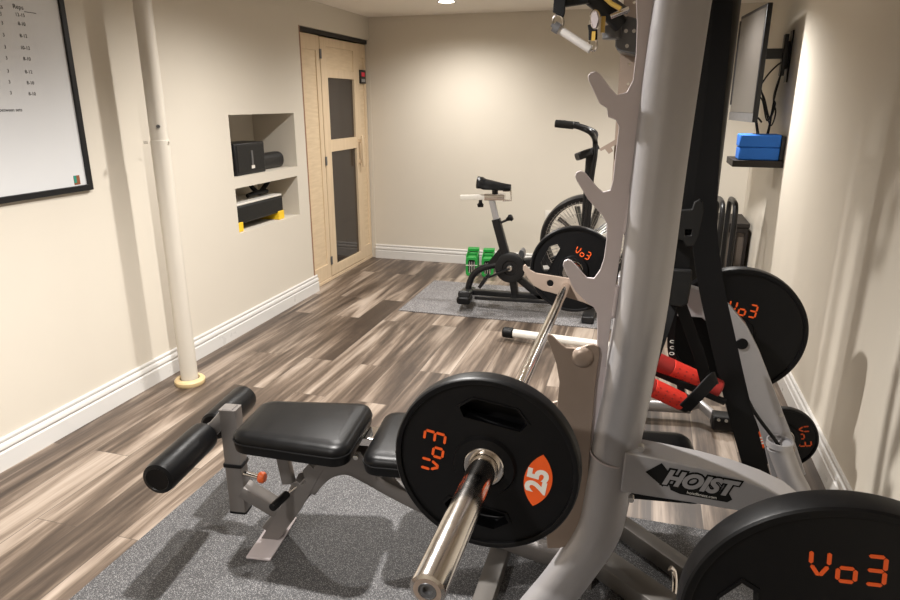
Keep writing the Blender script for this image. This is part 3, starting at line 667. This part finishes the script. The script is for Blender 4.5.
# ================================================================ black bag
bgx, bgy, bgr = .128, 2.66, .148
bg = thing('punching_bag', 'tall round black punching bag behind the silver rack upright', 'punching bag', (bgx, bgy, .60))
MB().lathe([(0, .585), (bgr-.03, .585), (bgr-.006, .60), (bgr, .63), (bgr, 1.96), (bgr-.01, 1.99), (bgr-.04, 2.0), (0, 2.0)], Matrix.Translation((bgx, bgy, 0)), 64).build('body', M['bag'], bg)
mbs = MB()
for k in range(4):
    a = k*math.pi/2+.4; mbs.cyl((bgx+.13*math.cos(a), bgy+.13*math.sin(a), 1.995), (bgx, bgy, ZC-.015), .004, 8)
mbs.cyl((bgx, bgy, ZC-.02), (bgx, bgy, ZC), .03, 20).build('hanging_chain', M['gunmetal'], bg)

# ================================================================ suspension trainer
YS = 1.90
tr = thing('suspension_trainer', 'black webbing strap with grey buckles and red foam grips hanging inside the rack', 'suspension trainer', atY(680, 290, YS))
def rib(pts, wd_, y=YS, th=.004, **k):
    path = smooth([atY(a, b, y+(c[0] if c else 0)) for a, b, *c in pts], 5)
    return MB().sweep(path, rrect(th, wd_, .0008, 1), up=(1, 0, 0), **k)
rib([(706, -70), (700, 60), (688, 180), (683, 240), (680, 280)], .045).build('webbing_strap', M['webbing'], tr)
hk2 = [(664, 211), (692, 209), (694, 202), (700, 199), (703, 203), (703, 212), (698, 236), (693, 246), (686, 246), (683, 240), (667, 237), (663, 230)]
MB().prism([(p.x, p.z) for p in (atY(x, y, YS-.012) for x, y in hk2)], XZ, YS-.02, YS-.002, [[(p.x, p.z) for p in (atY(x, y, YS-.012) for x, y in ((685, 229), (692, 229), (691, 235), (685, 235)))]]).build('cam_buckle', M['darkgrey'], tr, bevel=.002)
bl = [(667, 269), (692, 270), (691, 285), (688, 303), (682, 306), (668, 304), (666, 296)]
MB().prism([(p.x, p.z) for p in (atY(x, y, YS-.02) for x, y in bl)], XZ, YS-.03, YS-.006).build('strap_sleeve', M['darkgrey'], tr, bevel=.004)
rib([(679, 300), (690, 330), (699, 355), (706, 382)], .033).build('webbing_strap', M['webbing'], tr)
rib([(673, 300, -.004), (665, 325, -.03), (658, 345, -.04), (652, 362, -.045)], .033).build('webbing_strap', M['webbing'], tr)
rib([(676, 303, .012), (672, 325, .02), (671, 350, .03), (678, 375, .03), (684, 404, -.02)], .020).build('webbing_strap', M['webbing'], tr)
def handle(p0, p1, y, r, dark_to):
    a, b = atY(*p0, y), atY(*p1, y+.03); v = b-a
    h = MB().cyl(a+v*dark_to, b, r, 28).build('foam_grip', M['red'], tr, bevel=.003)
    MB().cyl(a-v*.1, a+v*dark_to, r*1.01, 28).build('grip_end', M['darkred'], h, bevel=.002)
    MB().cyl(b, b+v.normalized()*.022, r*.98, 28).build('black_ferrule', M['plastic'], h, bevel=.003)
    dt = MB()
    for i in range(4):
        for j in (-1, 0, 1):
            c = a+v*(dark_to+.1+.22*i*(1-dark_to)); nrm = Vector((0, -math.cos(j*.5), math.sin(j*.5)+.25)).normalized()
            nrm = (nrm-v.normalized()*nrm.dot(v.normalized())).normalized()
            dt.cyl(c+nrm*(r-.001), c+nrm*(r+.0006), .0025, 8)
    dt.build('vent_dots', M['darkred'], h)
handle((650, 359), (700, 381.5), YS, .0290, .40)
handle((643, 383), (682, 401.5), YS-.06, .0275, .22)
a = atY(708, 384, YS+.02); b = atY(720, 390, YS+.02); MB().cyl(a, b, .029, 24).build('grip_end', M['darkred'], tr, bevel=.006, segs=3)
lp = smooth([atY(685, 408, YS-.075), atY(698, 395, YS-.09), atY(712, 380, YS-.07), atY(716, 378, YS-.05)], 5)
MB().sweep(lp, rrect(.036, .006, .002, 1), up=(0, 1, 0)).build('foot_loop', M['webbing'], tr)
MB().sweep([atY(650, 370, YS-.01), atY(725, 402, YS-.0)], rrect(.02, .012, .003, 1), up=(0, 1, 0)).build('webbing_strap', M['webbing'], tr)
rg = atY(669, 262, YS+.25)
tag(MB().sweep([rg+Vector((-.02, 0, -.035)), rg+Vector((-.01, 0, .0)), rg+Vector((-.015, .0, .04))], rrect(.05, .03, .01, 3)).build('red_cuff', M['red'], bevel=.006), 'small red padded cuff showing behind the strap and rack upright', 'cuff')
# wide resistance band
bd = [(722, -60, 0), (716, 40, 0), (708, 130, 0), (704, 200, 0), (705, 240, 0), (712, 290, 0), (723, 340, 0), (737, 400, 0), (752, 455, 0), (765, 500, 0), (775, 530, 0)]
rb_ = rib(bd, .070, y=1.97, th=.007)
tag(rb_.build('resistance_band', M['webbing']), 'wide flat black band hanging diagonally in front of the large rear plate', 'resistance band')
cord = MB().tube(smooth([atY(x, y, 2.12) for x, y in ((722, 330), (735, 368), (752, 408), (775, 440), (795, 470), (806, 500))]), .006, 10).build('cable', M['rubber'])
tag(cord, 'thin black cable running down along the arched silver beam', 'cable')
wt = MB()
for py, s in ((343, 'c'), (349, 'c'), (355, 'o')):
    p = atY(672, py, YS-.01); text_mb(s, .026, lambda x, y, z, p=p: Vector((p.x+x*1.2, YS+.006+z*.2, p.z+y*.8)), .001, mb=wt)
wt.build('white_lettering', M['white'], tr)

# ================================================================ stand with silver stabiliser bars behind the rack
ms = thing('exercise_machine', 'low machine frame with silver floor bars and black end caps behind the rack', 'exercise machine', (-.1, 3.4, 0))
e0, e1 = atZ(512, 333, .05), atZ(610, 346, .05)
MB().tube([e0, e1+(e1-e0)*.3], .026, 20).build('silver_bar', M['chrome'] if 0 else M['outlet'], ms)
v = (e0-e1).normalized()
MB().tube([e0+v*.06, e0-v*.01], .034, 20).build('end_cap', M['rubber'], ms, bevel=.01, segs=3)
f0, f1 = atZ(625, 404, .06), atZ(690, 408, .06)
MB().tube([f0, f1], .027, 20).build('silver_bar', M['silver'], ms)
MB().sweep([f1-Vector((.02, 0, 0)), atZ(700, 404, .08), atZ(716, 418, .05)], rrect(.03, .04, .006, 2)).build('foot_bracket', M['silver'], ms)
f2 = atZ(724, 421, .046)
MB().sweep([f2+Vector((-.055, 0, 0)), f2+Vector((.06, 0, 0))], rrect(.10, .07, .025, 4)).build('rubber_foot', M['rubber'], ms, bevel=.008)
for dx in (-.02, .012): MB().cyl(f2+Vector((dx-.01, -.035, .02)), f2+Vector((dx-.01, -.052, .026)), .007, 12).build('bolt', M['bolt'], ms)
MB().sweep([Vector((f0.x+.03, f0.y, .06)), Vector((e1.x+.12, e1.y, .06))], rrect(.06, .05, .006, 2)).build('centre_beam', M['blackmetal'], ms)

# ================================================================ bench
BO = Vector((-.5, 1.75, 0)); BA = math.radians(7.4)
bn = thing('weight_bench', 'black padded adjustable weight bench with leg rollers at its left end', 'weight bench', BO, BA)
Ri = Matrix.Rotation(-BA, 3, 'Z')
def PBn(px, py, yl=0):
    o = Ri @ (Vector((0, 0, EYE))-BO); r = Ri @ ray(px, py); s = (yl-o.y)/r.y; return o+r*s
def pad(x0, x1, y0, y1, z0, z1, name, r=.05, taper=0, par=None):
    mb = MB(); n = 8; cx, cy = (x0+x1)/2, (y0+y1)/2; w_, h_ = x1-x0, y1-y0
    prof = [(.012, 0), (.003, .006), (0, .3), (0, .62), (.002, .72), (.006, .84), (.014, .94), (.026, 1.0)]
    rings = []
    for ins, zz in prof:
        ol = rrect(w_-2*ins, h_-2*ins, max(.005, r-ins), n); z = z0+(z1-z0)*zz
        rings.append([mb.b.verts.new((cx+p[0], cy+p[1]*(1-taper*(.5-p[0]/w_)), z)) for p in ol])
    for a, b in zip(rings, rings[1:]):
        for i in range(len(a)): mb.b.faces.new((a[i], a[(i+1) % len(a)], b[(i+1) % len(a)], b[i]))
    mb.b.faces.new(rings[0][::-1])
    ol = rrect(w_-.09, h_-.09, .02, n); top = [mb.b.verts.new((cx+p[0], cy+p[1]*(1-taper*(.5-p[0]/w_)), z1+.003)) for p in ol]
    a = rings[-1]
    for i in range(len(a)): mb.b.faces.new((a[i], a[(i+1) % len(a)], top[(i+1) % len(a)], top[i]))
    mb.b.faces.new(top)
    o = mb.build(name, M['leather'], bn, world=False)
    sm = MB().sweep([(cx+p[0], cy+p[1]*(1-taper*(.5-p[0]/w_)), z0+(z1-z0)*.50) for p in rrect(w_+.001, h_+.001, r, n)], circ(.0022, 6), closed=True)
    sm.build('seam', M['rubber'], o, world=False)
    return o
pad(-.665, -.285, -.215, .115, .428, .490, 'seat_pad', .055, taper=.24)
pad(-.262, .735, -.160, .165, .380, .440, 'back_pad', .05)
ax = PBn(209, 431, 0)
for s, ln in ((-1, .27), (1, .235)):
    y0_ = s*.028; y1_ = s*(.028+ln)
    ro = MB().lathe([(0, 0), (.040, 0), (.048, .006), (.050, .02), (.050, ln-.02), (.047, ln-.004), (.036, ln), (.034, ln-.002), (0, ln-.004)],
                    Matrix.Translation((ax.x, y0_, ax.z)) @ Matrix.Rotation(math.radians(-90*s), 4, 'X'), 40).build('foam_roller', M['leather'], bn, world=False)
MB().cyl((ax.x, -.22, ax.z), (ax.x, .22, ax.z), .012, 16).build('roller_axle', M['chrome'], bn, world=False)
pt = PBn(237, 412); pb = PBn(235, 508); pm = PBn(235, 462)
px_ = (pb.x+pt.x)/2
ztop = pt.z
MB().sweep([(ax.x, 0, ax.z), (ax.x+.02, 0, ax.z+.012), (px_-.005, 0, ztop+.0), (px_+.012, 0, ztop-.004)], rrect(.045, .045, .005, 2), up=(0, 1, 0)).build('roller_arm', M['bench_steel'], bn, world=False)
MB().sweep([(px_, 0, pb.z), (px_, 0, ztop+.015)], rrect(.050, .058, .005, 2)).build('post', M['bench_steel'], bn, world=False)
MB().sweep([(px_, 0, pm.z-.006), (px_, 0, pm.z+.006)], rrect(.058, .066, .005, 2)).build('post_collar', M['rubber'], bn, world=False)
MB().sweep([(px_, 0, pb.z-.004), (px_, 0, pb.z+.004)], rrect(.052, .060, .005, 2)).build('end_plug', M['rubber'], bn, world=False)
kn = PBn(260, 479, -.03); 
k0 = Vector((px_+.025, -.01, kn.z+.005))
MB().cyl(k0, Vector((kn.x-.008, -.02, kn.z)), .009, 16).build('plunger', M['chrome'], bn, world=False)
kp = [(0, 0), (.016, 0), (.019, .004), (.019, .016), (.015, .022), (0, .023)]
MB().lathe(kp, Matrix.Translation((kn.x-.008, -.02, kn.z)) @ Matrix.Rotation(math.radians(90), 4, 'Y'), 10).build('orange_knob', M['orange_dull'], bn, world=False)
l0, l1 = PBn(244, 488), PBn(284, 512)
MB().sweep([(px_+.02, 0, l0.z), (l1.x, 0, l1.z)], rrect(.045, .055, .005, 2), up=(0, 1, 0)).build('lower_beam', M['bench_steel'], bn, world=False)
f0_ = PBn(268, 540); f1_ = PBn(333, 458)
lad = [PBn(x, y, -.028) for x, y in ((262, 545), (282, 505), (292, 483), (297, 481), (302, 485), (306, 482), (303, 470), (309, 463), (314, 468), (318, 462), (316, 452), (322, 446), (334, 452), (324, 468), (302, 508), (279, 548))]
for yy in (-.033, .027):
    MB().prism([(p.x, max(.012, p.z)) for p in lad], XZ, yy, yy+.006).build('notched_bracket', M['bench_steel'], bn, world=False, bevel=.001)
MB().sweep([(f0_.x+.012, 0, max(.034, f0_.z)), (f1_.x, 0, f1_.z)], rrect(.052, .040, .004, 2), up=(0, 1, 0)).build('front_leg', M['bench_steel'], bn, world=False)
fx = PBn(273, 541).x
MB().box(fx-.035, fx+.05, -.13, .10, .008, .016).build('foot_plate', M['plate_steel'], bn, world=False, bevel=.002)
MB().sweep([PBn(281, 447), PBn(289, 482)], rrect(.04, .03, .004, 2), up=(0, 1, 0)).build('seat_strut', M['bench_steel'], bn, world=False)
g0_, g1_ = PBn(287, 494, -.05), PBn(272, 508, -.13)
MB().cyl(PBn(300, 484, -.02), g0_, .006, 12).build('grip_rod', M['chrome'], bn, world=False)
MB().cyl(g0_, g1_, .0135, 20).build('rubber_grip', M['rubber'], bn, world=False, bevel=.003)
sp_ = [PBn(x, y) for x, y in ((312, 486), (322, 474), (334, 466), (350, 464), (368, 472), (395, 487), (425, 502), (470, 522))]
e_ = sp_[-1]; sp_ += [Vector((e_.x+.22, 0, e_.z-.08)), Vector((e_.x+.36, 0, .05))]
MB().sweep(smooth([(p.x, 0, p.z) for p in sp_], 5), rrect(.05, .062, .006, 2), up=(0, 1, 0)).build('spine_tube', M['bench_steel'], bn, world=False)
MB().box(sp_[-1].x-.03, sp_[-1].x+.03, -.10, .2, .008, .055).build('rear_foot', M['bench_steel'], bn, world=False, bevel=.003)
sb = [PBn(x, y, -.03) for x, y in ((318, 455), (345, 452), (360, 452), (374, 470), (377, 480), (368, 478), (345, 470), (325, 470))]
for yy in (-.034, .028): MB().prism([(p.x, p.z) for p in sb], XZ, yy, yy+.006).build('seat_bracket', M['bench_steel'], bn, world=False)
b_ = PBn(356, 457, -.036); MB().cyl((b_.x, -.042, b_.z), (b_.x, -.034, b_.z), .009, 14).build('bolt', M['bolt'], bn, world=False, bevel=.002)
MB().box(-.33, -.22, -.02, .06, .395, .425).build('hinge_plate', M['chrome'], bn, world=False, bevel=.003)
MB().box(-.14, .55, -.04, .04, .35, .380).build('back_support', M['bench_steel'], bn, world=False, bevel=.003)
MB().sweep([(.45, 0, .10), (.30, 0, .37)], rrect(.04, .04, .004, 2), up=(0, 1, 0)).build('back_strut', M['bench_steel'], bn, world=False)

# ================================================================ exercise bike
YK = 4.5
bkx = thing('exercise_bike', 'black air bike with a caged fan wheel and narrow saddle by the back wall', 'exercise bike', (-.75, YK, 0))
K = lambda x, y, dy=0: atY(x, y, YK+dy)
sd = MB()
n = 14
rings = []
for i in range(n+1):
    t = i/n; x0 = K(478, 186).x+(K(511, 186).x-K(478, 186).x)*t
    hw = .078*(1-t)**.6*(1 if t < .25 else 1)*.9+.018 if t > .06 else .06
    zc = K(494, 185).z+.010*math.cos(t*math.pi)*.8+(.008 if t < .2 else 0); ht = .042*(1-.62*t)
    rings.append([sd.b.verts.new((x0, YK+hw*math.cos(a), zc+ht*math.sin(a)-(0.02*abs(math.cos(a))**2))) for a in [2*math.pi*k/16 for k in range(16)]])
for a, b in zip(rings, rings[1:]):
    for i in range(16): sd.b.faces.new((a[i], a[(i+1) % 16], b[(i+1) % 16], b[i]))
sd.b.faces.new(rings[0][::-1]); sd.b.faces.new(rings[-1])
sd.build('saddle', M['leather'], bkx)
MB().cyl(K(495, 190), K(495, 197), .022, 16).build('saddle_clamp', M['blackmetal'], bkx)
MB().sweep([K(461, 197.5), K(503, 196.5)], rrect(.035, .035, .005, 2)).build('seat_slider', M['outlet'], bkx)
MB().sweep([K(485, 197), K(505, 197)], rrect(.045, .045, .005, 2)).build('slider_housing', M['chrome'], bkx)
MB().tube([K(503, 191), K(511, 191), K(511, 200.5), K(503, 200.5)], .007, 10).build('slider_bracket', M['chrome'], bkx)
MB().lathe([(0, -.03), (.02, -.028), (.024, -.01), (.014, .0), (.012, .02)], Matrix.Translation(K(480.5, 203)), 16).build('knob', M['rubber'], bkx)
MB().sweep([K(491.5, 199), K(497, 222)], rrect(.042, .032, .005, 2), up=(0, 1, 0)).build('seat_post', M['silver'], bkx)
MB().sweep([K(496, 219), K(503, 245), K(508, 262)], rrect(.06, .055, .01, 2), up=(0, 1, 0)).build('seat_tube', M['blackmetal'], bkx)
MB().cyl(K(500, 223), K(508, 219.5), .009, 10).build('knob_stem', M['blackmetal'], bkx)
MB().lathe([(0, .03), (.02, .026), (.026, .01), (.018, 0), (.01, -.02)], Matrix.Translation(K(509, 218.5)) @ Matrix.Rotation(math.radians(60), 4, 'Y'), 16).build('knob', M['rubber'], bkx)
gp = [K(x, y) for x, y in ((504, 243), (509, 258), (496, 268), (486, 268), (490, 260))]
MB().prism([(p.x, p.z) for p in gp], XZ, YK-.015, YK+.015).build('frame_gusset', M['blackmetal'], bkx)
MB().tube(smooth([K(468, 292), K(469.5, 283), K(474, 274), K(483, 268), (K(500, 264))]), .024, 16).build('rear_tube', M['blackmetal'], bkx)
MB().sweep([K(464, 296, -.22)+Vector((0, 0, .012)), K(470, 291, .25)+Vector((0, 0, .012))], rrect(.09, .05, .02, 3)).build('rear_foot', M['blackmetal'], bkx, bevel=.01)
MB().sweep([K(459.5, 303, -.26)+Vector((.02, .02, .01)), K(466, 297, -.12)], rrect(.10, .055, .022, 3)).build('foot_cap', M['rubber'], bkx, bevel=.012)
MB().sweep([K(470, 291.5), K(520, 295), K(600, 301)], rrect(.05, .04, .006, 2)).build('floor_beam', M['blackmetal'], bkx)
MB().sweep([K(475, 297.5, -.12), K(600, 305, -.12)], rrect(.03, .025, .005, 2)).build('floor_beam', M['blackmetal'], bkx)
MB().box(K(585, 305).x, K(597, 305).x, YK-.25, YK+.25, .009, .06).build('front_foot', M['blackmetal'], bkx, bevel=.01)
c = K(510, 268, -.06); RYp = lambda c: Matrix.Translation(c) @ Matrix.Rotation(math.radians(90), 4, 'X')
MB().lathe([(0, .0), (.05, .0), (.055, .008), (.095, .010), (.108, .004), (.110, -.03), (.09, -.05), (0, -.05)], RYp(c), 48).build('chain_guard', M['plastic'], bkx)
MB().lathe([(0, .016), (.018, .016), (.022, .010), (.022, 0)], RYp(c+Vector((0, -.004, 0))), 20).build('crank_bolt', M['bolt'], bkx)
MB().sweep([c+Vector((0, -.02, 0)), K(488, 277.5, -.09)], rrect(.022, .014, .003, 2)).build('crank_arm', M['blackmetal'], bkx)
q = K(484, 281, -.16); MB().box(-.05, .05, -.045, .045, -.012, .012, Matrix.Translation(q) @ Matrix.Rotation(math.radians(-58), 4, 'Y')).build('pedal', M['plastic'], bkx, bevel=.005)
MB().sweep([c+Vector((0, .13, 0)), K(527, 262, .12)], rrect(.022, .014, .003, 2)).build('crank_arm', M['blackmetal'], bkx)
q = K(529, 264, .18); MB().box(-.05, .05, -.045, .045, -.012, .012, Matrix.Translation(q)).build('pedal', M['plastic'], bkx, bevel=.005)
MB().sweep([K(512, 272), K(516, 300)], rrect(.06, .05, .008, 2)).build('frame_strut', M['blackmetal'], bkx)
MB().sweep([K(515, 263), K(585, 258)], rrect(.05, .06, .01, 2)).build('main_beam', M['blackmetal'], bkx)
MB().sweep([K(515, 275), K(545, 300)], rrect(.05, .05, .01, 2)).build('frame_strut', M['blackmetal'], bkx)
# fan wheel
fc = K(586, 240); FR = (fc-K(541, 240)).length
MB().lathe([(FR-.05, -.06), (FR-.01, -.07), (FR, -.05), (FR, .05), (FR-.01, .07), (FR-.05, .06), (FR-.055, 0), (FR-.05, -.06)], RYp(fc), 64).build('wheel_rim', M['plastic'], bkx)
cg = MB()
for k in range(64):
    a = k*2*math.pi/64
    for s in (-1, 1): cg.tube([fc+Vector((.05*math.cos(a), s*.075, .05*math.sin(a))), fc+Vector(((FR-.02)*math.cos(a), s*.062, (FR-.02)*math.sin(a)))], .0018, 5)
for r in (.12, .2, .27):
    if r < FR: cg.tube([fc+Vector((r*math.cos(a), -.072, r*math.sin(a))) for a in [i*2*math.pi/40 for i in range(40)]], .002, 5, closed=True)
cg.build('wire_cage', M['bolt'], bkx)
fb = MB()
for k in range(10):
    a = k*2*math.pi/10
    fb.box(.03, FR-.07, -.045, .045, -.002, .002, Matrix.Translation(fc) @ Matrix.Rotation(-a, 4, 'Y') @ Matrix.Rotation(.5, 4, 'X'))
fb.build('fan_blades', M['gunmetal'], bkx)
MB().lathe([(0, .09), (.04, .09), (.055, .075), (.055, -.075), (.04, -.09), (0, -.09)], RYp(fc), 32).build('wheel_hub', M['plastic'], bkx)
MB().sweep([K(584, 250, -.09), K(591, 152, -.09)], rrect(.06, .045, .012, 3), up=(0, 1, 0)).build('front_post', M['blackmetal'], bkx)
for s in (-1, 1):
    hb = [K(x, y, s*.25 if i < 4 else s*.12) for i, (x, y) in enumerate(((559, 122.5), (572, 125), (583, 128.5), (591, 133), (595, 141), (595, 155), (592, 175), (587, 215), (582, 262)))]
    if s == 1: hb = [p+Vector((.03 if i < 4 else 0, 0, 0)) for i, p in enumerate(hb)]
    h_ = MB().tube(smooth(hb), .017, 14).build('handlebar', M['blackmetal'], bkx)
    MB().tube([K(555, 123.5, s*.25)+Vector(((.035 if s == 1 else 0), 0, .0)), K(574, 125.5, s*.25)+Vector(((.035 if s == 1 else 0), 0, .0))], .024, 16).build('grip', M['foam'], h_, bevel=.005)
MB().sweep([K(590, 152, -.1), K(577, 157, -.14)], rrect(.05, .10, .015, 3), up=(0, 1, 0)).build('console', M['plastic'], bkx, bevel=.01)
MB().sweep([K(598, 147, -.05), K(586, 153, -.1)], rrect(.03, .03, .006, 2), up=(0, 1, 0)).build('console_arm', M['blackmetal'], bkx)
for px in (522, 537):
    q = K(px, 254, .1); MB().sweep([q+Vector((0, -.03, 0)), q+Vector((0, .05, 0))], [(x_*.8, y_*1.5) for x_, y_ in circ(.026, 20)]).build('foot_peg', M['gunmetal'], bkx, bevel=.004)

# ================================================================ adjustable dumbbells
for k, px in enumerate((467, 484)):
    cx_, cy_ = (-1.385, -1.245)[k], 5.42
    t = thing('adjustable_dumbbell', ['left green adjustable block dumbbell standing on the floor by the back wall', 'right green adjustable block dumbbell, partly behind the bike frame'][k], 'dumbbell', (cx_, cy_, -.001), math.radians(10), 'green block dumbbells by the back wall')
    for yy in (-.13, .04):
        MB().prism(rrect(.092, .15, .025), lambda a, b, c: Vector((a, c, b+.077)), yy, yy+.09, [rrect(.02, .09, .006)]).build('weight_stack', M['rubber'], t, world=False, bevel=.004)
        MB().prism(rrect(.102, .168, .028), lambda a, b, c: Vector((a, c, b+.087)), yy-.012, yy+.055, [rrect(.062, .115, .018)]).build('green_shell', M['green'], t, world=False, bevel=.004)
    MB().box(-.050, -.042, -.13, .13, .15, .185).box(.042, .050, -.13, .13, .15, .185).box(-.050, .050, .05, .12, .178, .205).build('top_rail', M['green'], t, world=False, bevel=.004)
    MB().box(-.051, .051, -.1435, -.1415, .096, .102).build('white_stripe', M['white'], t, world=False)
    for dx in (-.018, .002, .022): MB().box(dx-.004, dx+.004, -.144, -.128, .03, .13).build('selector_rod', M['bolt'], t, world=False)
    MB().cyl((0, -.12, .09), (0, .12, .09), .014, 12).build('grip', M['chrome'], t, world=False)
